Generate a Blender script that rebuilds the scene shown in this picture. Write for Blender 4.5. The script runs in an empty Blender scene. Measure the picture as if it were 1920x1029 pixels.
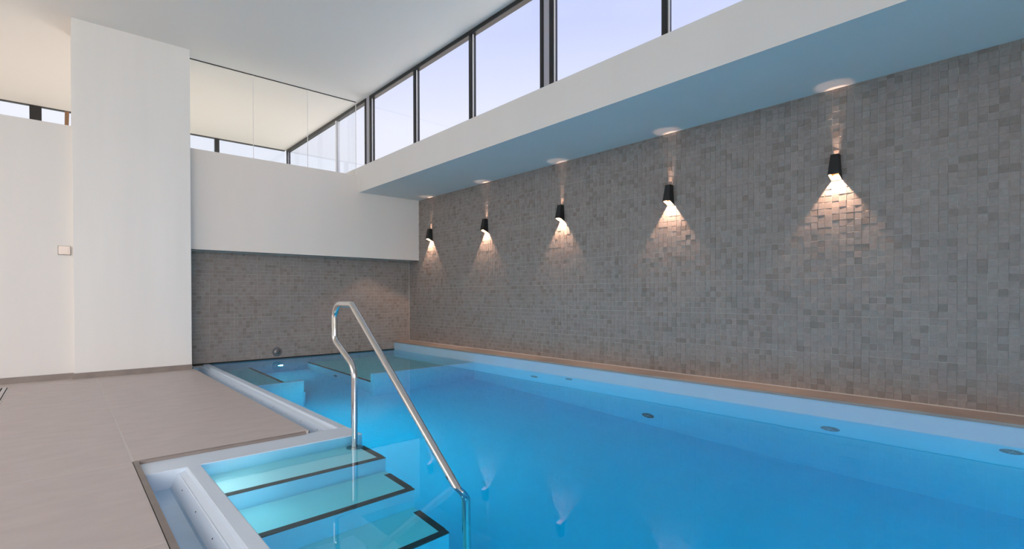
import bpy, bmesh, math, random
from mathutils import Vector, Matrix, noise

# ------------------------------------------------------------------ set-up
random.seed(11)
scene = bpy.context.scene
COL = scene.collection
S = 0.92                      # one unit of the plan = the camera's height above the deck
DECK = -0.988                 # deck level in plan units (camera at 0)
def P(x, y, z): return Vector((x*S, y*S, (z-DECK)*S))

# camera
cam_d = bpy.data.cameras.new('camera'); cam = bpy.data.objects.new('camera', cam_d); COL.objects.link(cam)
yaw, pit, roll = 7.26353466e-01, -8.23526079e-03, -2.21307348e-03
fw = Vector((math.sin(yaw)*math.cos(pit), math.cos(yaw)*math.cos(pit), math.sin(pit)))
r0 = Vector((math.cos(yaw), -math.sin(yaw), 0)); u0 = r0.cross(fw)
rt = math.cos(roll)*r0 + math.sin(roll)*u0; up = -math.sin(roll)*r0 + math.cos(roll)*u0
M = Matrix.Identity(4)
for i in range(3):
    M[i][0] = rt[i]; M[i][1] = up[i]; M[i][2] = -fw[i]; M[i][3] = P(0, 0, 0)[i]
cam.matrix_world = M
cam_d.sensor_width = 36; cam_d.lens = 951.75/1920*36; cam_d.shift_y = 47.9/1920
cam_d.clip_start = 0.05; cam_d.clip_end = 500
scene.camera = cam

# view and exposure
vs = scene.view_settings
vs.view_transform = 'Standard'; vs.look = 'None'; vs.gamma = 1; vs.use_curve_mapping = False
vs.exposure = 0.0
scene.cycles.max_bounces = 14; scene.cycles.diffuse_bounces = 7; scene.cycles.glossy_bounces = 6
scene.cycles.transmission_bounces = 10; scene.cycles.transparent_max_bounces = 12
scene.cycles.sample_clamp_indirect = 6; scene.cycles.blur_glossy = 0.5

# sky: pale lavender haze near the horizon, bluer above, thin cloud
SKY = 1.0
w = bpy.data.worlds.new('sky'); scene.world = w; w.use_nodes = True
nt = w.node_tree; nt.nodes.clear()
def N(tree, typ, **kw):
    n = tree.nodes.new(typ)
    for k, v in kw.items(): setattr(n, k, v)
    return n
tc = N(nt, 'ShaderNodeTexCoord'); sep = N(nt, 'ShaderNodeSeparateXYZ'); nt.links.new(tc.outputs['Generated'], sep.inputs[0])
ramp = N(nt, 'ShaderNodeValToRGB'); e = ramp.color_ramp.elements
e[0].position = 0.0; e[0].color = (.88, .89, 1.0, 1)
e[1].position = 0.9; e[1].color = (.56, .62, 1.0, 1)
for pos, c in ((.2, (1.0, 1.0, 1.10)), (.31, (.97, .98, 1.15)), (.47, (.69, .75, 1.14))):
    q = e.new(pos); q.color = (*c, 1)
nt.links.new(sep.outputs['Z'], ramp.inputs[0])
cl = N(nt, 'ShaderNodeTexNoise'); cl.inputs['Scale'].default_value = 2.2; cl.inputs['Detail'].default_value = 6
cm = N(nt, 'ShaderNodeMapping'); cm.inputs['Scale'].default_value = (1, 1, 3.5)
nt.links.new(tc.outputs['Generated'], cm.inputs[0]); nt.links.new(cm.outputs[0], cl.inputs['Vector'])
cr = N(nt, 'ShaderNodeMapRange'); cr.inputs['From Min'].default_value = .45; cr.inputs['From Max'].default_value = .75
cr.inputs['To Max'].default_value = .35
nt.links.new(cl.outputs['Fac'], cr.inputs['Value'])
mx = N(nt, 'ShaderNodeMix', data_type='RGBA'); nt.links.new(cr.outputs[0], mx.inputs['Factor'])
nt.links.new(ramp.outputs[0], mx.inputs[6]); mx.inputs[7].default_value = (.90, .92, 1.08, 1)
bg = N(nt, 'ShaderNodeBackground'); bg.inputs['Strength'].default_value = SKY
nt.links.new(mx.outputs[2], bg.inputs[0])
nt.links.new(bg.outputs[0], N(nt, 'ShaderNodeOutputWorld').inputs[0])

# fill lights added behind and left of the camera in place of unseen glazing
def area(name, loc, target, sx, sy, power, color):
    d = bpy.data.lights.new(name, 'AREA'); d.shape = 'RECTANGLE'; d.size = sx; d.size_y = sy
    d.energy = power; d.color = color
    o = bpy.data.objects.new(name, d); COL.objects.link(o)
    o.location = loc; o.rotation_euler = (Vector(target)-Vector(loc)).to_track_quat('-Z', 'Y').to_euler()
    return o
area('fill_rear', P(-3.2, -5.6, .6), P(-.1, 8, -.5), 5, 2.2, 64, (1, .92, .85)).data.spread = math.radians(66)
area('fill_left', P(-5.6, 3.2, 2.5), P(-.4, 4.6, -1), 7, 2.4, 56, (1, .89, .79)).data.spread = math.radians(115)
area('next_room_fill', P(2.0, 10.7, -.6), P(2, 10.7001, 3), 2.6, 2.2, 62, (1, .94, .87)).rotation_euler = (math.pi, 0, 0)  # added to brighten the next room's ceiling, no fixture modelled
area('next_room_fill', P(-1.6, 10.7, -.6), P(-1.6, 10.7001, 3), 2.6, 2.2, 24, (1, .76, .63)).rotation_euler = (math.pi, 0, 0)  # stands for the warm lighting of the next room
sun_d = bpy.data.lights.new('sun', 'SUN'); sun_d.energy = 9.0; sun_d.color = (1, .94, .86); sun_d.angle = math.radians(1.5)
sun = bpy.data.objects.new('sun', sun_d); COL.objects.link(sun); sun.location = (-8, -6, 15)
sun.rotation_euler = Vector((.5, .35, -.95)).to_track_quat('-Z', 'Y').to_euler()  # aimed to strike the added roof outside and bounce onto the ceiling

# ------------------------------------------------------------------ materials
MATS = {}
def newmat(name):
    m = bpy.data.materials.new(name); m.use_nodes = True; m.node_tree.nodes.clear()
    out = N(m.node_tree, 'ShaderNodeOutputMaterial')
    MATS[name] = m
    return m, m.node_tree, out
def principled(name, color, rough=.5, metal=0., var=0., vscale=(3, 3, 3), bump=0., bscale=200., bdist=.001, spec=.5, detail=4):
    m, t, out = newmat(name)
    b = N(t, 'ShaderNodeBsdfPrincipled'); t.links.new(b.outputs[0], out.inputs[0])
    b.inputs['Base Color'].default_value = (*color, 1); b.inputs['Roughness'].default_value = rough
    b.inputs['Metallic'].default_value = metal; b.inputs['Specular IOR Level'].default_value = spec
    g = N(t, 'ShaderNodeNewGeometry')
    if var:
        mp = N(t, 'ShaderNodeMapping'); mp.inputs['Scale'].default_value = vscale
        t.links.new(g.outputs['Position'], mp.inputs[0])
        n = N(t, 'ShaderNodeTexNoise'); n.inputs['Scale'].default_value = 1; n.inputs['Detail'].default_value = detail
        t.links.new(mp.outputs[0], n.inputs['Vector'])
        r = N(t, 'ShaderNodeMapRange'); r.inputs['From Min'].default_value = .3; r.inputs['From Max'].default_value = .7
        r.inputs['To Min'].default_value = 1-var; r.inputs['To Max'].default_value = 1+var
        t.links.new(n.outputs['Fac'], r.inputs[0])
        k = N(t, 'ShaderNodeVectorMath', operation='SCALE'); k.inputs[0].default_value = color
        t.links.new(r.outputs[0], k.inputs['Scale']); t.links.new(k.outputs[0], b.inputs['Base Color'])
    if bump:
        n2 = N(t, 'ShaderNodeTexNoise'); n2.inputs['Scale'].default_value = bscale; n2.inputs['Detail'].default_value = 3
        t.links.new(g.outputs['Position'], n2.inputs['Vector'])
        bp = N(t, 'ShaderNodeBump'); bp.inputs['Strength'].default_value = bump; bp.inputs['Distance'].default_value = bdist
        t.links.new(n2.outputs['Fac'], bp.inputs['Height']); t.links.new(bp.outputs[0], b.inputs['Normal'])
    return m
PLASTER = principled('white_plaster', (.755, .735, .712), .85, var=.018, vscale=(2, 2, .5), bump=.08, bscale=350)
PLASTERLIT = principled('plaster_warm_lit', (.80, .735, .68), .85, var=.018, vscale=(2, 2, .5), bump=.08, bscale=350)  # same plaster, warmed in colour to offset the pool's blue light
CONCRETE = principled('pale_pillar_render', (.78, .77, .75), .8, var=.03, vscale=(3.5, 3.5, .35), bump=.08, bscale=300)
CEIL = principled('ceiling_paint', (.80, .785, .75), .75)
DECKT = principled('taupe_floor_tile', (.53, .462, .437), .5, var=.05, vscale=(5, 11, 5), bump=.05, bscale=120, detail=8)
EDGET = principled('brown_edge_tile', (.24, .20, .18), .5, var=.12, vscale=(6, 6, 6))
GROUT = principled('floor_grout', (.60, .56, .53), .9)
DARKJ = principled('dark_joint', (.02, .02, .02), .8)
LEDGE = principled('brown_ledge_stone', (.33, .27, .235), .45, var=.12, vscale=(5, 3, 5), bump=.05, bscale=90)
LINER = principled('pale_blue_liner', (.42, .57, .685), .35, var=.02)
LINERF = principled('liner_brightened_floor', (.42, .66, .83), .4, var=.02)  # wall liner made paler, so colour makes up for the floor's weak light
LINERW = principled('white_liner', (.67, .77, .88), .30, var=.02)
TROUGH = principled('wet_trough_liner', (.40, .58, .78), .12, var=.03, vscale=(9, 9, 9))
TREAD = principled('white_tread', (.80, .84, .84), .45, var=.02)
BLACK = principled('black_nosing', (.012, .012, .013), .6)
FRAME = principled('anthracite_frame', (.014, .013, .014), .35)
ALU = principled('light_grey_aluminium', (.42, .42, .48), .45)
WHITELINE = principled('white_highlight_joint', (.85, .85, .86), .3)  # paints the bright highlight on window reveals; also joints and a pale mullion
PROFILE = principled('dark_grey_profile', (.07, .085, .09), .4)
CHROME = principled('polished_steel', (.66, .64, .62), .10, metal=1.)
CHROMED = principled('brushed_steel', (.36, .35, .34), .28, metal=1.)
FITTING = principled('dull_steel', (.22, .20, .19), .42, metal=1.)
INLET = principled('grey_inlet_plastic', (.10, .105, .11), .5)
LAMPB = principled('black_lamp_metal', (.010, .010, .010), .45)
LAMPI = principled('gold_lamp_inside', (.45, .27, .13), .30, metal=.6)
SWITCH = principled('cream_switch_plastic', (.88, .76, .68), .35)
WOOD = principled('brown_wood_post', (.30, .16, .08), .6, var=.2, vscale=(20, 20, 2))
GRATE = principled('steel_drain_bar', (.62, .60, .60), .35, metal=.6)
GROUND = principled('outside_ground', (.16, .17, .13), .95, var=.2)
BOUNCE = principled('warm_bounce_surface', (.74, .66, .56), .9)  # tinted to warm the light it bounces inside
GROUTW = principled('pale_wall_grout', (.52, .47, .425), .9)

def thin_glass(name, tint, refl=1.0):
    m, t, out = newmat(name)
    tr = N(t, 'ShaderNodeBsdfTransparent'); tr.inputs[0].default_value = (*tint, 1)
    gl = N(t, 'ShaderNodeBsdfGlossy'); gl.inputs['Roughness'].default_value = 0.0
    g = N(t, 'ShaderNodeNewGeometry')
    dt = N(t, 'ShaderNodeVectorMath', operation='DOT_PRODUCT'); t.links.new(g.outputs['Normal'], dt.inputs[0]); t.links.new(g.outputs['Incoming'], dt.inputs[1])
    ab = N(t, 'ShaderNodeMath', operation='ABSOLUTE'); t.links.new(dt.outputs['Value'], ab.inputs[0])
    iv = N(t, 'ShaderNodeMath', operation='SUBTRACT'); iv.inputs[0].default_value = 1; t.links.new(ab.outputs[0], iv.inputs[1])
    pw5 = N(t, 'ShaderNodeMath', operation='POWER'); pw5.inputs[1].default_value = 5; t.links.new(iv.outputs[0], pw5.inputs[0])
    k = N(t, 'ShaderNodeMath', operation='MULTIPLY_ADD'); k.inputs[1].default_value = .96*refl; k.inputs[2].default_value = .04*refl
    t.links.new(pw5.outputs[0], k.inputs[0])
    mxs = N(t, 'ShaderNodeMixShader'); t.links.new(k.outputs[0], mxs.inputs[0])
    t.links.new(tr.outputs[0], mxs.inputs[1]); t.links.new(gl.outputs[0], mxs.inputs[2]); t.links.new(mxs.outputs[0], out.inputs[0])
    return m
PANE = thin_glass('window_glass', (.97, .98, .985), .8)
PART = thin_glass('partition_glass', (.975, .985, .98), .8)

def emit(name, color, strength):
    m, t, out = newmat(name); em = N(t, 'ShaderNodeEmission'); em.inputs[0].default_value = (*color, 1); em.inputs[1].default_value = strength
    t.links.new(em.outputs[0], out.inputs[0]); return m
POOLLIGHT = emit('underwater_light_lens', (.50, .95, 1.0), 420.)
STEPFILL = emit('step_fill_lens', (.85, .98, 1.0), 85.)  # glow added only to brighten the treads
LED = emit('warm_led', (1, .70, .45), 110.)

# mosaic stone: the tone belongs to each piece
m, t, out = newmat('mosaic_stone'); MOSAIC = m
b = N(t, 'ShaderNodeBsdfPrincipled'); b.inputs['Roughness'].default_value = .55; t.links.new(b.outputs[0], out.inputs[0])
a1 = N(t, 'ShaderNodeAttribute'); a1.attribute_name = 'tone'; a1.attribute_type = 'GEOMETRY'
a2 = N(t, 'ShaderNodeAttribute'); a2.attribute_name = 'tone'; a2.attribute_type = 'OBJECT'
ad = N(t, 'ShaderNodeMath', operation='ADD'); t.links.new(a1.outputs['Fac'], ad.inputs[0]); t.links.new(a2.outputs['Fac'], ad.inputs[1])
rp = N(t, 'ShaderNodeValToRGB'); el = rp.color_ramp.elements
el[0].position = 0; el[0].color = (.217, .174, .153, 1); el[1].position = 1; el[1].color = (.309, .256, .230, 1)
for pos, c in ((.06, (.238, .192, .169)), (.12, (.259, .212, .189)), (.3, (.277, .229, .206)), (.7, (.294, .243, .219))):
    q = el.new(pos); q.color = (*c, 1)
t.links.new(ad.outputs[0], rp.inputs[0])
g = N(t, 'ShaderNodeNewGeometry')
n1 = N(t, 'ShaderNodeTexNoise'); n1.inputs['Scale'].default_value = 34; n1.inputs['Detail'].default_value = 8
of = N(t, 'ShaderNodeVectorMath', operation='MULTIPLY_ADD'); of.inputs[1].default_value = (37, 53, 41)
t.links.new(ad.outputs[0], of.inputs[0]); t.links.new(g.outputs['Position'], of.inputs[2]); t.links.new(of.outputs[0], n1.inputs['Vector'])
r1 = N(t, 'ShaderNodeMapRange'); r1.inputs['From Min'].default_value = .3; r1.inputs['From Max'].default_value = .7
r1.inputs['To Min'].default_value = .88; r1.inputs['To Max'].default_value = 1.12; t.links.new(n1.outputs['Fac'], r1.inputs[0])
sc = N(t, 'ShaderNodeVectorMath', operation='SCALE'); t.links.new(rp.outputs[0], sc.inputs[0]); t.links.new(r1.outputs[0], sc.inputs['Scale'])
t.links.new(sc.outputs[0], b.inputs['Base Color'])
n2 = N(t, 'ShaderNodeTexNoise'); n2.inputs['Scale'].default_value = 60; n2.inputs['Detail'].default_value = 5
t.links.new(g.outputs['Position'], n2.inputs['Vector'])
bp = N(t, 'ShaderNodeBump'); bp.inputs['Strength'].default_value = .35; bp.inputs['Distance'].default_value = .002
t.links.new(n2.outputs['Fac'], bp.inputs['Height']); t.links.new(bp.outputs[0], b.inputs['Normal'])

# water: refracting surface, absorbing body
m, t, out = newmat('pool_water'); WATER = m
gl = N(t, 'ShaderNodeBsdfGlass'); gl.inputs['IOR'].default_value = 1.333; gl.inputs['Roughness'].default_value = 0.0
g = N(t, 'ShaderNodeNewGeometry')
n1 = N(t, 'ShaderNodeTexNoise'); n1.inputs['Scale'].default_value = 3.0; n1.inputs['Detail'].default_value = 2
t.links.new(g.outputs['Position'], n1.inputs['Vector'])
bp = N(t, 'ShaderNodeBump'); bp.inputs['Strength'].default_value = .012; bp.inputs['Distance'].default_value = .02
t.links.new(n1.outputs['Fac'], bp.inputs['Height']); t.links.new(bp.outputs[0], gl.inputs['Normal'])
t.links.new(gl.outputs[0], out.inputs['Surface'])
va = N(t, 'ShaderNodeVolumeAbsorption'); va.inputs['Color'].default_value = (.01, .91, .975, 1); va.inputs['Density'].default_value = 1.35
t.links.new(va.outputs[0], out.inputs['Volume'])

# ------------------------------------------------------------------ mesh helpers
class MB:
    """collects shapes in plan units, then links them as one mesh object"""
    def __init__(s): s.v = []; s.f = []; s.tone = []
    def poly(s, pts, faces):
        o = len(s.v); s.v += [tuple(p) for p in pts]; s.f += [tuple(i+o for i in f) for f in faces]; return s
    def box(s, x0, x1, y0, y1, z0, z1):
        if x0 > x1: x0, x1 = x1, x0
        if y0 > y1: y0, y1 = y1, y0
        if z0 > z1: z0, z1 = z1, z0
        p = [(x0,y0,z0),(x1,y0,z0),(x1,y1,z0),(x0,y1,z0),(x0,y0,z1),(x1,y0,z1),(x1,y1,z1),(x0,y1,z1)]
        return s.poly(p, [(3,2,1,0),(4,5,6,7),(0,1,5,4),(1,2,6,5),(2,3,7,6),(3,0,4,7)])
    def prism(s, ring0, ring1):
        n = len(ring0)
        return s.poly(list(ring0)+list(ring1), [tuple(range(n))[::-1], tuple(range(n, 2*n))]+[(i, (i+1) % n, n+(i+1) % n, n+i) for i in range(n)])
    def tube(s, pts, r, n=16, cap=True):
        pts = [Vector(p) for p in pts]; rings = []
        prev = None
        for i, p in enumerate(pts):
            d = (pts[min(i+1, len(pts)-1)]-pts[max(i-1, 0)]).normalized()
            a = Vector((1, 0, 0)) if prev is None else prev
            a = (a-d*a.dot(d)).normalized(); prev = a; bb = d.cross(a)
            rings.append([p+r*(math.cos(2*math.pi*k/n)*a+math.sin(2*math.pi*k/n)*bb) for k in range(n)])
        o = len(s.v)
        for rg in rings: s.v += [tuple(q) for q in rg]
        for i in range(len(rings)-1):
            for k in range(n):
                s.f.append((o+i*n+k, o+i*n+(k+1) % n, o+(i+1)*n+(k+1) % n, o+(i+1)*n+k))
        if cap: s.f.append(tuple(o+k for k in range(n))[::-1]); s.f.append(tuple(o+(len(rings)-1)*n+k for k in range(n)))
        return s
    def lathe(s, prof, centre, axis, n=32):
        """prof: (radius, height along axis) pairs"""
        axis = Vector(axis).normalized(); c = Vector(centre)
        a = axis.orthogonal().normalized(); bb = axis.cross(a); o = len(s.v)
        for r, h in prof:
            s.v += [tuple(c+axis*h+r*(math.cos(2*math.pi*k/n)*a+math.sin(2*math.pi*k/n)*bb)) for k in range(n)]
        for i in range(len(prof)-1):
            for k in range(n): s.f.append((o+i*n+k, o+i*n+(k+1) % n, o+(i+1)*n+(k+1) % n, o+(i+1)*n+k))
        s.f.append(tuple(o+k for k in range(n))[::-1]); s.f.append(tuple(o+(len(prof)-1)*n+k for k in range(n)))
        return s
    def build(s, name, mat, parent=None, bevel=0., smooth=False, origin=None):
        org = P(*origin) if origin is not None else Vector((0, 0, 0))
        me = bpy.data.meshes.new(name)
        me.from_pydata([P(*v)-org for v in s.v], [], s.f); me.validate()
        bm = bmesh.new(); bm.from_mesh(me)
        bmesh.ops.recalc_face_normals(bm, faces=bm.faces)
        if bevel: bmesh.ops.bevel(bm, geom=list(bm.edges), offset=bevel, segments=2, affect='EDGES', clamp_overlap=True)
        bm.to_mesh(me); bm.free()
        if smooth:
            for p in me.polygons: p.use_smooth = True
            me.set_sharp_from_angle(angle=math.radians(38))
        me.materials.append(mat)
        o = bpy.data.objects.new(name, me); COL.objects.link(o); o.location = org
        if parent is not None:
            o.parent = parent
            if parent.type == 'EMPTY' or origin is not None or parent.location.length > 0:
                o.location = org - world_loc(parent)
        return o
def world_loc(o):
    l = Vector(o.location)
    while o.parent is not None: o = o.parent; l += o.location
    return l
def box(*a): return MB().box(*a)
def empty(name, loc):
    o = bpy.data.objects.new(name, None); COL.objects.link(o); o.location = P(*loc); o.empty_display_size = .1; return o
def tag(o, label=None, cat=None, group=None, kind=None):
    if label: o['label'] = label
    if cat: o['category'] = cat
    if group: o['group'] = group
    if kind: o['kind'] = kind
    return o
def structure(o, label, cat): return tag(o, label, cat, kind='structure')
def dup(o, parent=None, shift=(0, 0, 0)):
    c = o.copy(); COL.objects.link(c)
    if parent is not None: c.parent = parent
    else: c.location = o.location + Vector(shift)*S
    for ch in list(o.children): dup(ch, c)
    return c

# ------------------------------------------------------------------ plan (in camera heights)
XT, XP = 5.045, 4.712            # tiled wall, pool wall under the ledge
YE = 8.675                       # tiled end wall
ZW = -1.010                      # water
ZL, ZS = -0.853, 1.792           # ledge top, soffit
YB, ZBB, ZBT = 8.308, 0.667, 2.08   # bulkhead over the end wall
XF, ZBM = 3.86, 2.225            # beam front and top
ZC = 3.34                        # ceiling
YP, PX0, PX1 = 8.05, 0.112, 1.325   # pillar
YL, ZLW = 8.13, 2.065            # left wall
YF = 12.15                       # far end of the next room
X1, X2 = 1.646, 0.62             # inner edges of the two gutters
G1, G2 = 1.36, 0.315             # deck edges of the two gutters
YR, YD = 3.51, 3.785             # return: pool side, deck side
ZLIP = -1.007
YN = -1.8                        # near end of the pool
ZFL = -2.45                      # pool floor

# ------------------------------------------------------------------ floor
fl = MB()
fl.box(-6.5, G2-.004, -5.8, YL, DECK-.3, DECK-.001)
fl.box(G2-.004, G1, YD+.004, YL, DECK-.3, DECK-.001)
floor = fl.build('floor', GROUT)
structure(floor, 'taupe stone tile pool deck with faint joints beside the blue pool', 'floor')
ys = [-5.8, -4.01, -2.71, -1.41, -.11, 1.19, 2.45, 3.76, 5.02, 6.33, 7.63, YL]
xs = [-6.5, -5.33, -4.02, -2.71, -1.41, -.69, .315]
tl = .0022
for i in range(len(xs)-1):
    for j in range(len(ys)-1):
        if ys[j+1] < 1: continue
        x0, x1, y0, y1 = xs[i]+tl, xs[i+1]-tl, ys[j]+tl, ys[j+1]-tl
        if i == 5 and y0 < YD: x1 = G2-.006
        if j == len(ys)-2: y1 = YL-.004
        box(x0, x1, y0, y1, DECK-.02, DECK).build('deck_tile', DECKT, floor, bevel=.0012, origin=((x0+x1)/2, (y0+y1)/2, DECK))
box(-6.5, G2-.006, -5.8, .9, DECK-.02, DECK).build('deck_tile', DECKT, floor)
for y0, y1 in ((YD+.006, 5.92), (5.9244, YL-.02)):
    box(.3194, G1-.003, y0, y1, DECK-.02, DECK).build('deck_tile', DECKT, floor, bevel=.0012, origin=(.84, (y0+y1)/2, DECK))
# dark joint and brown trim pieces along the step recess
box(G2-.007, G2, -1.8, YD, DECK-.05, DECK-.006).build('dark_joint', DARKJ, floor)
MB().prism([(G2, YN, DECK-.02), (G2+.027, YN, DECK-.02), (G2+.027, YN, DECK), (G2, YN, DECK)],
           [(G2, YD, DECK-.02), (G2+.027, YD-.027, DECK-.02), (G2+.027, YD-.027, DECK), (G2, YD, DECK)]).build('edge_tile', EDGET, floor, bevel=.001)
MB().prism([(G2, YD, -1.012), (G2+.027, YD-.027, -1.012), (G2+.027, YD-.027, DECK), (G2, YD, DECK)],
           [(G1-.03, YD, -1.012), (G1-.03, YD-.027, -1.012), (G1-.03, YD-.027, DECK), (G1-.03, YD, DECK)]).build('edge_tile', EDGET, floor, bevel=.001)
box(G2+.02, G1-.03, YD, YD+.006, DECK-.05, DECK-.004).build('dark_joint', DARKJ, floor)
box(G1-.003, G1+.001, YD, YL+.2, DECK-.03, DECK-.002).build('dark_joint', DARKJ, floor)

# ------------------------------------------------------------------ ceiling
structure(box(-6.5, XF+.02, -5.8, YF+.1, ZC, ZC+.2).build('ceiling', CEIL), 'smooth white flat ceiling running on past the glass partition', 'ceiling')

# ------------------------------------------------------------------ walls, pillar
wl = box(-6.5, PX0+.02, YL, YL+.3, DECK-.3, ZLW).build('wall_left', PLASTER)
structure(wl, 'white plaster wall at far left with open gap above it', 'wall')
pil = box(PX0, PX1, YP, YP+.6, DECK-.3, ZC+.01).build('pillar', CONCRETE, bevel=.004)
structure(pil, 'broad pale grey pillar standing from deck to ceiling', 'pillar')
b1 = box(-6.5, PX0-.002, YL-.022, YL-.001, DECK, DECK+.068).build('baseboard_left', EDGET, bevel=.001)
structure(b1, 'taupe tile skirting along foot of left white wall', 'skirting')
b2 = MB().box(PX0-.018, PX1, YP-.022, YP-.001, DECK, DECK+.068).build('baseboard_center', EDGET, bevel=.001)
structure(b2, 'taupe tile skirting along foot of the broad pillar', 'skirting')

# bulkhead above the end wall
bk = MB().box(PX1-.01, XF, YB, YB+.5, ZBB, ZBT).box(XF, XT+.03, YB, YB+.5, ZBB, ZS)
bko = bk.build('wall_back_upper', PLASTERLIT)
structure(bko, 'white plaster bulkhead hanging above the tiled end wall', 'wall')
box(PX1, XT, YB+.004, YB+.03, ZBB-.012, ZBB+.002).build('bottom_profile', PROFILE, bko)

# beam with soffit below the high windows
bm_ = MB().prism([(XF, -5.8, ZS), (XT+.25, -5.8, ZS), (XT+.25, -5.8, ZBM-.07), (XF+.004, -5.8, ZBM-.07), (XF+.004, -5.8, ZBM), (XF, -5.8, ZBM)],
    [(XF, YF, ZS), (XT+.25, YF, ZS), (XT+.25, YF, ZBM-.07), (XF+.004, YF, ZBM-.07), (XF+.004, YF, ZBM), (XF, YF, ZBM)])
structure(bm_.build('wall_right_beam', PLASTER), 'long white beam with blue-lit soffit below the high windows', 'beam')

# ------------------------------------------------------------------ mosaic
CELL = .0555
fwd, rgt, upv = fw, rt, up
def pix(x, y, z):
    q = Vector((x, y, z)); wv = q.dot(fwd)
    if wv <= .05: return None
    return 960+951.75*q.dot(rgt)/wv, 562.4-951.75*q.dot(upv)/wv, wv
def cell_pts(hw, hh, depth, tilt, bev=.0013):
    """a piece centred on 0: a = along, c = up, d = out of the wall"""
    a0, a1, c0, c1 = -hw, hw, -hh, hh
    d = [depth+tilt[0]*sx+tilt[1]*sy for sx, sy in ((-1,-1),(1,-1),(1,1),(-1,1))]
    base = [(a0,c0,0),(a1,c0,0),(a1,c1,0),(a0,c1,0)]
    mid = [(a0,c0,d[0]-bev*.7),(a1,c0,d[1]-bev*.7),(a1,c1,d[2]-bev*.7),(a0,c1,d[3]-bev*.7)]
    top = [(a0+bev,c0+bev,d[0]),(a1-bev,c0+bev,d[1]),(a1-bev,c1-bev,d[2]),(a0+bev,c1-bev,d[3])]
    f = [(8,9,10,11)]
    for i in range(4):
        j = (i+1) % 4; f += [(i, j, 4+j, 4+i), (4+i, 4+j, 8+j, 8+i)]
    return base+mid+top, f
def rnd_piece():
    depth = .0014+random.random()*.0040; tilt = (random.uniform(-1, 1)*.0009, random.uniform(-1, 1)*.0009)
    return depth, tilt
def rnd_tone(a, c):
    v = noise.noise(Vector((a*3.1, c*3.1, 5)))*.10
    return max(.015, min(.999, random.random()+v if random.random() > .05 else random.random()*.1))
def mosaic(wall, a0, a1, c0, c1, to3d, n_single, sheet=6):
    na = int((a1-a0)/CELL+.5); nc = int((c1-c0)/CELL+.999)
    ga = [[.0 for _ in range(nc+1)] for _ in range(na+1)]
    cells = []
    for i in range(na):
        for j in range(nc):
            l, r_ = a0+i*CELL, a0+(i+1)*CELL; bo, tp = c0+j*CELL, min(c1, c0+(j+1)*CELL)
            g4 = []
            for kk, idx in (('l', i), ('r', i+1), ('b', j), ('t', j+1)):
                gp = random.choice((.0003, .0007, .0014, .0020))
                if idx % sheet == 0: gp = .0020
                g4.append(gp)
            l += g4[0]; r_ -= g4[1]; bo += g4[2]; tp -= g4[3]
            cells.append(((l+r_)/2, (bo+tp)/2, (r_-l)/2, (tp-bo)/2))
    ranked = []
    if n_single:
        for k, (a, c, hw, hh) in enumerate(cells):
            q = pix(*to3d(a, c, 0))
            if q and -10 < q[0] < 1925 and 0 < q[1] < 1029 and hh > CELL*.4: ranked.append((q[2], k))
        ranked.sort(); single = {k for _, k in ranked[:n_single]}
    else: single = set()
    variants = []
    for k in range(10):
        depth, tilt = rnd_piece()
        pts, fc = cell_pts(CELL/2-.001, CELL/2-.001, depth, tilt)
        o3 = Vector(to3d(0, 0, 0))
        me = bpy.data.meshes.new('mosaic_tile'); me.from_pydata([(Vector(to3d(*p))-o3)*S for p in pts], [], fc)
        bm = bmesh.new(); bm.from_mesh(me); bmesh.ops.recalc_face_normals(bm, faces=bm.faces); bm.to_mesh(me); bm.free()
        me.materials.append(MOSAIC); variants.append(me)
    vv, ff, tt = [], [], []
    for k, (a, c, hw, hh) in enumerate(cells):
        if k in single:
            o = bpy.data.objects.new('mosaic_tile', random.choice(variants)); COL.objects.link(o)
            o.parent = wall; o.location = P(*to3d(a, c, 0)); o['tone'] = rnd_tone(a, c); continue
        depth, tilt = rnd_piece(); pts, fc = cell_pts(hw, hh, depth, tilt); off = len(vv); tn = rnd_tone(a, c)
        vv += [P(*to3d(a+p[0], c+p[1], p[2])) for p in pts]; ff += [tuple(q+off for q in f) for f in fc]; tt += [tn]*12
    me = bpy.data.meshes.new('mosaic_tiles'); me.from_pydata(vv, [], ff)
    bm = bmesh.new(); bm.from_mesh(me); bmesh.ops.recalc_face_normals(bm, faces=bm.faces); bm.to_mesh(me); bm.free()
    at = me.attributes.new('tone', 'FLOAT', 'POINT'); at.data.foreach_set('value', tt)
    me.materials.append(MOSAIC)
    o = bpy.data.objects.new('mosaic_tiles', me); COL.objects.link(o); o.parent = wall; o['kind'] = 'stuff'
    return o
wr = box(XT, XT+.25, -2.5, YE+.3, ZL-.02, ZS+.01).build('wall_right', GROUTW)
structure(wr, 'long grey stone mosaic wall lit by five black lamps', 'wall')
mosaic(wr, -2.2, YE-.012, ZL+.004, ZS, lambda a, c, d: (XT-d, a, c), 300)
wb = box(PX1-.3, XT+.01, YE, YE+.3, ZW-.03, ZBB+.3).build('wall_back', GROUTW)
structure(wb, 'brownish grey mosaic end wall under the white bulkhead', 'wall')
mosaic(wb, PX1, XT-.012, ZW+.022, ZBB+.06, lambda a, c, d: (a, YE-d, c), 0)
box(PX1, XP, YE-.012, YE, ZW-.01, ZW+.020).build('dark_joint', DARKJ, wb)
box(XT-.010, XT-.002, YE-.010, YE-.002, ZL, ZBB).build('corner_grout', GROUTW, wr)

# stone ledge above the pool's right wall
ld = MB().box(XP-.010, XT-.001, YN-.5, YE-.002, ZL-.022, ZL).build('trim_ledge', LEDGE, bevel=.0015)
structure(ld, 'narrow brown stone ledge along the foot of the mosaic wall', 'ledge')
box(XT-.016, XT-.002, YN, YE-.01, ZL-.002, ZL+.006).build('ledge_grout', GROUT, ld)

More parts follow.
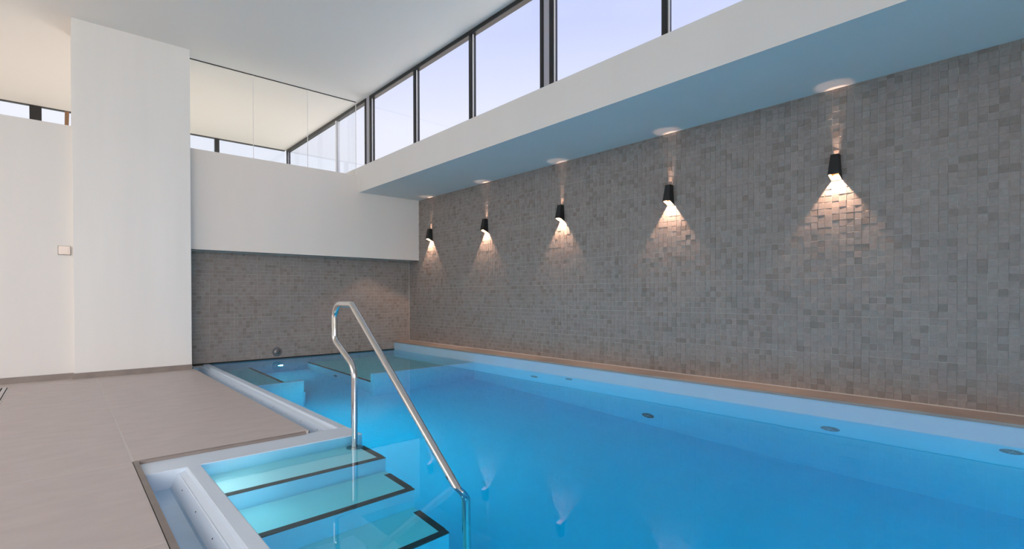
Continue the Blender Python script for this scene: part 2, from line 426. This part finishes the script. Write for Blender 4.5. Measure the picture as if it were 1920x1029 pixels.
# ------------------------------------------------------------------ pool
pool = empty('pool', (XP, 4, ZFL))
tag(pool, 'blue rectangular indoor pool with overflow gutter and built-in steps', 'pool')
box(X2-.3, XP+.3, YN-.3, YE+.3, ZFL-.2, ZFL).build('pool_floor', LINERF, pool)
pw = MB().box(XP, XP+.3, YN, YE, ZFL, ZL-.024).build('pool_wall', LINER, pool)
MB().box(X1-.3, XP+.2, YE, YE+.3, ZFL, ZW-.032).build('pool_wall', LINER, pool)
MB().box(X2-.25, XP+.2, YN-.25, YN, ZFL, DECK-.02).build('pool_wall', LINER, pool)
MB().box(X1-.055, X1, YD-.002, YE, ZFL, -1.26).build('pool_wall', LINER, pool)
MB().box(X2-.055, X2, YN, YR, ZFL, -1.26).build('pool_wall', LINER, pool)
# return wall between the two gutters
MB().box(G2, X1, YR, YD-.001, ZFL, ZLIP).build('pool_return', LINERW, pool, bevel=.004)

def gutter(name, xi, xo, y0, y1):
    """lip and trough profile swept along y; xi = water edge, xo = deck edge"""
    W_ = xi-xo
    lip = [(0, -1.26), (0, ZLIP-.005), (-.002, ZLIP-.001), (-.006, ZLIP), (-.068, ZLIP+.001), (-.074, ZLIP-.002), (-.077, ZLIP-.008), (-.080, ZLIP-.016),
           (-.108, ZLIP-.024), (-.114, ZLIP-.022), (-.119, ZLIP-.026), (-.122, ZLIP-.034), (-.136, ZLIP-.062), (-.150, ZLIP-.095), (-.160, -1.26)]
    tr = [(-.148, ZLIP-.095), (-.160, ZLIP-.104), (-W_+.075, ZLIP-.104), (-W_+.045, ZLIP-.090), (-W_+.012, ZLIP-.052), (-W_+.002, ZLIP-.046), (-W_+.001, DECK-.022), (-W_-.02, DECK-.022), (-W_-.02, -1.24), (-.148, -1.24)]
    lo = MB().prism([(xi+p[0], y0, p[1]) for p in lip], [(xi+p[0], y1, p[1]) for p in lip]).build(name, LINERW, pool)
    MB().prism([(xi+p[0], y0, p[1]) for p in tr], [(xi+p[0], y1, p[1]) for p in tr]).build('gutter_trough', TROUGH, lo)
    k = 0; y = y0+.25
    while y < y1-.1:
        MB().lathe([(.0035, 0), (.0035, .002)], (xi-.133, y, ZLIP-.050), (-.85, 0, .5), 8).build('overflow_hole', DARKJ, lo); y += .37
    return lo
gutter('overflow_gutter', X1, G1, YD-.002, YE-.01)['label'] = 'white overflow gutter lip along the far deck edge'
gutter('overflow_gutter', X2, G2+.002, YN, YR+.002)['label'] = 'white overflow gutter lip beside the steps'

# entry steps
def nosing(x0, x1, yf, yb, z, parent):
    MB().box(x0, x1, yf-.004, yf+.040, z-.010, z+.005).box(x1-.042, x1+.004, yf+.040, yb, z-.010, z+.005).build('nosing', BLACK, parent, bevel=.001)
zs_, yb_ = [-1.25, -1.503, -1.757, -2.01, -2.25], [YR, 3.115, 2.742, 2.37, 2.0, 1.62]
for k in range(5):
    st = box(X2-.002, 1.626, yb_[k+1], yb_[k]+.001, ZFL, zs_[k]).build('step', LINER, pool)
    box(X2, 1.622, yb_[k+1]+.004, yb_[k]-.001, zs_[k], zs_[k]+.003).build('tread', TREAD, st)
    nosing(X2, 1.626, yb_[k+1], yb_[k]-.055, zs_[k], st)

# underwater bench at the far end with two dividing walls
ZB, XB1, XB2, YV = -1.78, 2.215, 3.09, 6.24
for nm, x0, x1 in (('bench', X1, XB1), ('bench', XB2, XP)):
    be = box(x0-.002, x1+.002, YV+.05, YE, ZFL, ZB).build(nm, LINER, pool)
    box(x0, x1, YV+.05, YE-.002, ZB, ZB+.003).build('seat_surface', TREAD, be)
    e0, e1 = (x1-.042, x1+.004) if x1 == XB1 else (x0-.004, x0+.042)
    box(e0, e1, YV+.05, YE-.004, ZB-.008, ZB+.005).build('nosing', BLACK, be, bevel=.001)
box(X1-.002, 2.183, YV, YV+.065, ZFL, -1.05).build('bench_divider', LINER, pool, bevel=.003)
box(3.045, XP+.002, YV-.06, YV+.005, ZFL, -1.05).build('bench_divider', LINER, pool, bevel=.003)

# water body
wt = MB()
ring = [(X1-.006, YE+.002), (XP+.006, YE+.002), (XP+.006, YN-.006), (X2-.006, YN-.006), (X2-.006, YR+.006), (X1-.006, YR+.006)]
wt.prism([(x, y, ZFL-.02) for x, y in ring], [(x, y, ZW) for x, y in ring])
wo = wt.build('pool_water', WATER)
tag(wo, 'still clear blue water filling the pool', 'water', kind='stuff')

# ------------------------------------------------------------------ handrail
hr = empty('handrail', (1.56, 3.452, -1.247))
tag(hr, 'polished steel handrail bent from first step down into the pool', 'handrail')
def fillet(pts, rad, n=7):
    out_ = [Vector(pts[0])]
    for i in range(1, len(pts)-1):
        p, a, b_ = Vector(pts[i]), Vector(pts[i-1]), Vector(pts[i+1]); rr = rad[i-1]
        d1, d2 = (a-p).normalized(), (b_-p).normalized(); ang = d1.angle(d2); cut = rr/math.tan(ang/2)
        s0, s1 = p+d1*cut, p+d2*cut; c = p+(d1+d2).normalized()*(rr/math.sin(ang/2))
        for k in range(n+1):
            t_ = k/n; v = ((s0-c).lerp(s1-c, t_)).normalized()*rr; out_.append(c+v)
    out_.append(Vector(pts[-1])); return out_
RX = 1.56
pts = [(RX, 3.452, -1.245), (RX, 3.452, -.505), (RX, 3.795, -.335), (RX, 3.795, -.060), (RX, 3.485, -.060), (RX, 2.118, -1.077), (RX, 2.104, ZFL)]
MB().tube(fillet(pts, (.13, .07, .10, .045, .10)), .0222, 20).build('rail_tube', CHROME, hr, smooth=True)
MB().lathe([(.058, 0), (.058, .006), (.052, .012), (.026, .014)], (RX, 3.452, -1.247), (0, 0, 1)).build('base_flange', CHROMED, hr, smooth=True)
MB().lathe([(.058, 0), (.058, .006), (.052, .012), (.026, .014)], (RX, 2.104, ZFL+.001), (0, 0, 1)).build('base_flange', CHROMED, hr, smooth=True)

# ------------------------------------------------------------------ pool fittings
def inlet(y, z, r, label, axis=(-1, 0, 0), x=XP):
    o = empty('pool_inlet', (x, y, z)); c = (x, y, z)
    MB().lathe([(r, 0), (r, .006), (r*.93, .010), (r*.78, .010), (r*.74, .006)], c, axis, 28).build('face_ring', INLET, o, smooth=True)
    rg = MB()
    ax = Vector(axis); ta = ax.orthogonal().normalized(); tb = ax.cross(ta)
    for k in range(6):
        an = k*math.pi/3; dv = math.cos(an)*ta+math.sin(an)*tb; q = Vector(c)+ax*.009
        rg.tube([q+dv*r*.16, q+dv*r*.74], r*.06, 6)
    rg.build('grille', CHROMED, o)
    MB().lathe([(r*.18, 0), (r*.18, .012), (r*.12, .016)], c, axis, 20).build('hub', CHROMED, o, smooth=True)
    tag(o, label, 'pool inlet', 'round inlets in the right pool wall' if x == XP and axis[0] == -1 else None)
    return o
inlet(4.86, -1.39, .066, 'round grey inlet farthest along the right pool wall')
inlet(4.24, -1.155, .058, 'round grey inlet just under water, second along right wall')
inlet(3.105, -2.15, .075, 'dark round inlet lying deepest on the right pool wall')
inlet(1.375, -1.37, .070, 'dark round inlet under the nearest wall lamp')
inlet(.312, -1.15, .060, 'round inlet at the right edge near water surface')
inlet(7.49, -2.17, .06, 'dark round jet on the bench side below black nosing', (-1, 0, 0), XB2-.002)

# round fitting on end wall
cf = empty('wall_fitting', (2.607, YE-.010, -.895)); cc = (2.607, YE-.010, -.895)
MB().lathe([(.072, 0), (.072, .006), (.066, .012), (.050, .012)], cc, (0, -1, 0), 36).build('rim', FITTING, cf, smooth=True)
MB().lathe([(.044, .010), (.044, .016), (.040, .018), (.012, .018)], cc, (0, -1, 0), 32).build('cap', FITTING, cf, smooth=True)
tag(cf, 'round steel fitting on the mosaic end wall above waterline', 'fitting')

# underwater lights: one seen in the end wall, the rest added to brighten
def pool_light(x, y, z, axis, label, mat=None, k=1.0, t=1.0):
    o = empty('pool_light', (x, y, z)); c = (x, y, z)
    MB().lathe([(.105*k, 0), (.105*k, .010*t), (.095*k, .016*t), (.078*k, .016*t), (.076*k, .008*t)], c, axis, 32).build('trim_ring', LINERW, o, smooth=True)
    MB().lathe([(.072*k, .008*t), (.072*k, .016*t), (.055*k, .022*t), (.02*k, .024*t)], c, axis, 28).build('lens', mat or POOLLIGHT, o, smooth=True)
    tag(o, label, 'pool light'); return o
pool_light(2.66, YE-.002, -1.82, (0, -1, 0), 'bright round underwater light in the end wall between benches', None, .5)
for yy in (5.3, 4.0):  # added out of sight to light the pool and soffit
    pool_light(X1+.002, yy, -1.75, (1, 0, 0), 'added unseen underwater light in left pool wall, %s of the two' % ('nearer' if yy < 5 else 'farther'))
pool_light(X2+.002, .9, -1.75, (1, 0, 0), 'added unseen underwater light in left pool wall in front of the steps')
pool_light(X2+.002, 3.25, -1.14, (1, 0, 0), 'added underwater fill disc in the side wall brightening the top step', STEPFILL, .5, .15)  # small glowing discs added to brighten the treads
pool_light(X2+.002, 2.93, -1.30, (1, 0, 0), 'added underwater fill disc in the side wall brightening the second step', STEPFILL, .5, .15)
pool_light(X2+.002, 2.2, -1.55, (1, 0, 0), 'added underwater fill disc in the side wall brightening the third step', STEPFILL, .5, .15)
pool_light(2.2, YN+.002, -1.75, (0, 1, 0), 'added unseen underwater light in the near end wall, left of pair')
pool_light(3.7, YN+.002, -1.75, (0, 1, 0), 'added unseen underwater light in the near end wall, right of pair')

# ------------------------------------------------------------------ high windows on the right
XW0, XW1 = 3.865, 3.945
def window(n, y0, y1, mull, z0, label):
    root = empty('window_%d' % n, (XW0, y0, z0))
    structure(root, label, 'window')
    jw = .05
    MB().box(XW0, XW1, y0, y1, ZC-.055, ZC).build('frame_head', FRAME, root, bevel=.003)
    MB().box(XW0, XW1, y0, y1, z0, z0+.05).build('frame_sill', FRAME, root, bevel=.003)
    for a, c in ((y0, y0+jw), (y1-jw, y1)): MB().box(XW0, XW1, a, c, z0+.05, ZC-.055).build('jamb', FRAME, root, bevel=.003)
    ed = [y0+jw]
    for ym in mull:
        hm = .026 if n < 4 else .012
        MB().box(XW0, XW1, ym-hm, ym+hm, z0+.05, ZC-.055).build('mullion', FRAME if n < 4 else WHITELINE, root, bevel=.003); ed += [ym-hm, ym+hm]
    ed.append(y1-jw)
    for k in range(0, len(ed), 2):
        MB().box(XW0+.035, XW0+.042, ed[k], ed[k+1], z0+.05, ZC-.055).build('pane', PANE, root)
        MB().box(XW0+.022, XW0+.034, ed[k+1]-.011, ed[k+1], z0+.05, ZC-.055).build('reveal_highlight', WHITELINE if n < 4 else ALU, root)  # sky highlight on the reveal, painted as a strip on one side
ZW0 = ZBM-.06
window(1, 3.845, 7.93, (5.14, 6.49), ZBM-.07, 'high three-pane window nearest the glass partition, dark frame')
window(2, -.55, 3.755, (.95, 2.39), ZBM-.07, 'high dark-framed window at top right of the picture')
window(3, -5.6, -.60, (-2.2, -3.8), ZBM-.07, 'high dark-framed window out of view beside the camera')
window(4, 8.06, 12.1, (9.32,), ZBM-.07, 'high dark-framed window beyond the glass partition')
for y0, y1 in ((3.755, 3.845), (7.93, 8.06)):
    structure(box(XW0+.012, XW1, y0, y1, ZBM, ZC).build('trim_1', ALU), 'light grey cover strip between high window frames, at y %s' % ('partition' if y0 > 5 else 'middle'), 'trim')
bpy.data.objects['trim_1']['label'] = 'light grey strip between the two dark posts in mid row of windows'
bpy.data.objects['trim_1.001']['label'] = 'light grey strip in the dark post beside the glass partition'

# ------------------------------------------------------------------ glass partition
gp = empty('window_5', (2.5, YB, ZBT)); structure(gp, 'frameless glass panes standing on the white bulkhead up to ceiling', 'glass')
for x0, x1 in ((PX1, 2.185), (2.191, 2.992), (2.998, 3.812)):
    MB().box(x0, x1, YB+.02, YB+.032, ZBT-.01, ZC-.006).build('pane', PART, gp)
for xj in (2.188, 2.995, 3.815):
    MB().box(xj-.0022, xj+.0022, YB+.018, YB+.034, ZBT, ZC-.006).build('silicone_joint', WHITELINE, gp)
MB().box(PX1, 3.815, YB+.016, YB+.036, ZC-.008, ZC).build('top_profile', DARKJ, gp)

# ------------------------------------------------------------------ next room beyond
structure(box(-6.5, XF, YF, YF+.2, DECK-.3, 1.6).build('wall_far', PLASTER), 'low white wall of the next room beyond the partition', 'wall')
fw_ = empty('window_6', (0, YF, 1.6)); structure(fw_, 'strip of far windows seen over the left white wall', 'window')
MB().box(-6.5, XF, YF, YF+.08, ZC-.012, ZC).build('frame_head', FRAME, fw_)
MB().box(-6.5, XF, YF, YF+.08, 1.6, 1.65).build('frame_sill', FRAME, fw_)
fx = [-4.2, -2.1, -.31, 2.485]
for k, x in enumerate(fx):
    hw = .078 if x == -.31 else .042
    MB().box(x-hw, x+hw, YF, YF+.08, 1.65, ZC-.012).build('mullion', FRAME, fw_, bevel=.003)
ex = [-6.5]+[v for x in fx for v in (x-(.078 if x == -.31 else .042), x+(.078 if x == -.31 else .042))]+[XF]
for k in range(0, len(ex), 2): MB().box(ex[k], ex[k+1], YF+.035, YF+.043, 1.65, ZC-.012).build('pane', PANE, fw_)
structure(MB().box(-6.5, PX1-.02, YL+.3, YF, DECK-.3, DECK).box(PX1-.02, XF, YE+.31, YF, DECK-.3, DECK).build('floor_next_room', DECKT), 'floor of the next room behind the left wall', 'floor')
structure(MB().prism([(0.043, YL+.12, ZLW-.2), (0.076, YL+.12, ZLW-.2), (0.076, YL+.16, ZLW-.2), (0.043, YL+.16, ZLW-.2)],
          [(0.050, YL+.12, 2.262), (0.092, YL+.12, 2.262), (0.092, YL+.16, 2.262), (0.050, YL+.16, 2.262)]).build('trim_2', WOOD), 'short brown wooden post above left wall beside the pillar', 'trim')
structure(box(XT+.26, 13, -9, 14, 1.9, 2.1).build('bounce_roof', BOUNCE), 'added unseen pale roof outside that bounces sun up to the ceiling', 'roof')  # unseen, added to bounce sunlight through the high windows
structure(box(-60, 60, -60, 60, -2.9, -2.8).build('ground', GROUND), 'dull green ground outside the building', 'ground')

# ------------------------------------------------------------------ wall lamps
def wall_lamp():
    o = empty('wall_lamp', (XT, 1.427, 1.10))
    y, x = 1.427, XT-.006
    zt, zwl, zfr = 1.212, .995, 1.035
    def ring(hw, dep, z_w, z_f, ins=0.):
        return [(x-ins*.2, y-hw+ins, z_w), (x-dep+ins, y-hw+ins, z_f), (x-dep+ins, y+hw-ins, z_f), (x-ins*.2, y+hw-ins, z_w)]
    t0, b0 = ring(.029, .066, zt, zt), ring(.042, .098, zwl, zfr)
    t1, b1 = ring(.029, .066, zt, zt, .0025), ring(.042, .098, zwl, zfr, .0025)
    s = MB(); s.poly(t0+b0+t1+b1, [(i, (i+1) % 4, 4+(i+1) % 4, 4+i) for i in range(4)]+[(0, 1, 9, 8), (1, 2, 10, 9), (2, 3, 11, 10), (3, 0, 8, 11)]+
                     [(4, 5, 13, 12), (5, 6, 14, 13), (6, 7, 15, 14), (7, 4, 12, 15)])
    s.build('lamp_body', LAMPB, o)
    t2, b2 = ring(.029, .066, zt-.004, zt-.004, .0032), ring(.042, .098, zwl+.003, zfr+.003, .0032)
    s = MB(); s.poly(t2+b2, [(i, (i+1) % 4, 4+(i+1) % 4, 4+i) for i in range(4)]); s.build('reflector', LAMPI, o)
    box(x-.062, x-.004, y-.030, y+.030, 1.092, 1.096).build('baffle', LAMPI, o)
    box(x-.060, x-.036, y-.016, y+.016, 1.085, 1.091).build('led', LED, o)
    box(x+.001, x+.006, y-.026, y+.026, 1.05, 1.18).build('back_plate', LAMPB, o)
    for nm, dx, z, tgt, ang, bl, pw_, sz in (('down_spot', .044, 1.070, (0, 0, -1), 120, .15, 40., .004),
                                             ('up_spot', .026, 1.104, (-.07, 0, 1), 29, .6, 4.5, .008),
                                             ('up_streak', .012, 1.104, (.11, 0, 1), 22, .7, 22., .004)):
        d = bpy.data.lights.new(nm, 'SPOT'); d.energy = pw_; d.color = (1, .64, .45); d.spot_size = math.radians(ang); d.spot_blend = bl
        d.shadow_soft_size = sz
        l = bpy.data.objects.new(nm, d); COL.objects.link(l); l.parent = o
        l.location = P(x-dx, y, z)-o.location
        l.rotation_euler = Vector(tgt).to_track_quat('-Z', 'Y').to_euler()
    return o
lamp = wall_lamp()
lab = ['black up-and-down wall lamp nearest on the mosaic wall', 'black wall lamp second from the right on mosaic wall', 'middle black wall lamp of the five on mosaic wall',
       'black wall lamp second from the far corner', 'farthest black wall lamp, close to the end wall corner']
for k, y in enumerate((1.427, 3.03, 4.652, 6.272, 7.873)):
    o = lamp if k == 0 else dup(lamp, None, (0, y-1.427, 0))
    tag(o, lab[k], 'wall lamp', 'black wall lamps along the mosaic wall')

# ------------------------------------------------------------------ small things
sw = empty('light_switch', (.035, YL, .555))
box(-.020, .088, YL-.034, YL, .507, .606).build('switch_plate', SWITCH, sw, bevel=.003)
box(-.024, .092, YL-.008, YL, .503, .610).build('plate_shadow', PROFILE, sw)  # dark rim painted in for the shadow round the plate
box(-.004, .072, YL-.041, YL-.034, .522, .591).build('rocker', SWITCH, sw, bevel=.002)
tag(sw, 'square cream light switch on left wall beside the pillar', 'switch')

gr = empty('floor_drain', (-.6, 7.0, DECK))
MB().box(-.80, -.43, 6.3, 6.312, DECK-.001, DECK+.003).box(-.80, -.43, 7.788, 7.80, DECK-.001, DECK+.003).box(-.80, -.792, 6.3, 7.8, DECK-.001, DECK+.003).box(-.438, -.43, 6.3, 7.8, DECK-.001, DECK+.003).build('drain_frame', GRATE, gr)
box(-.792, -.438, 6.31, 7.79, DECK-.0005, DECK+.0008).build('drain_tray', DARKJ, gr)
for k in range(8):
    x = -.79+k*.0445
    box(x, x+.030, 6.314, 7.786, DECK+.0005, DECK+.004).build('drain_bar', GRATE, gr)
tag(gr, 'slotted steel floor drain at left edge of the deck', 'drain')
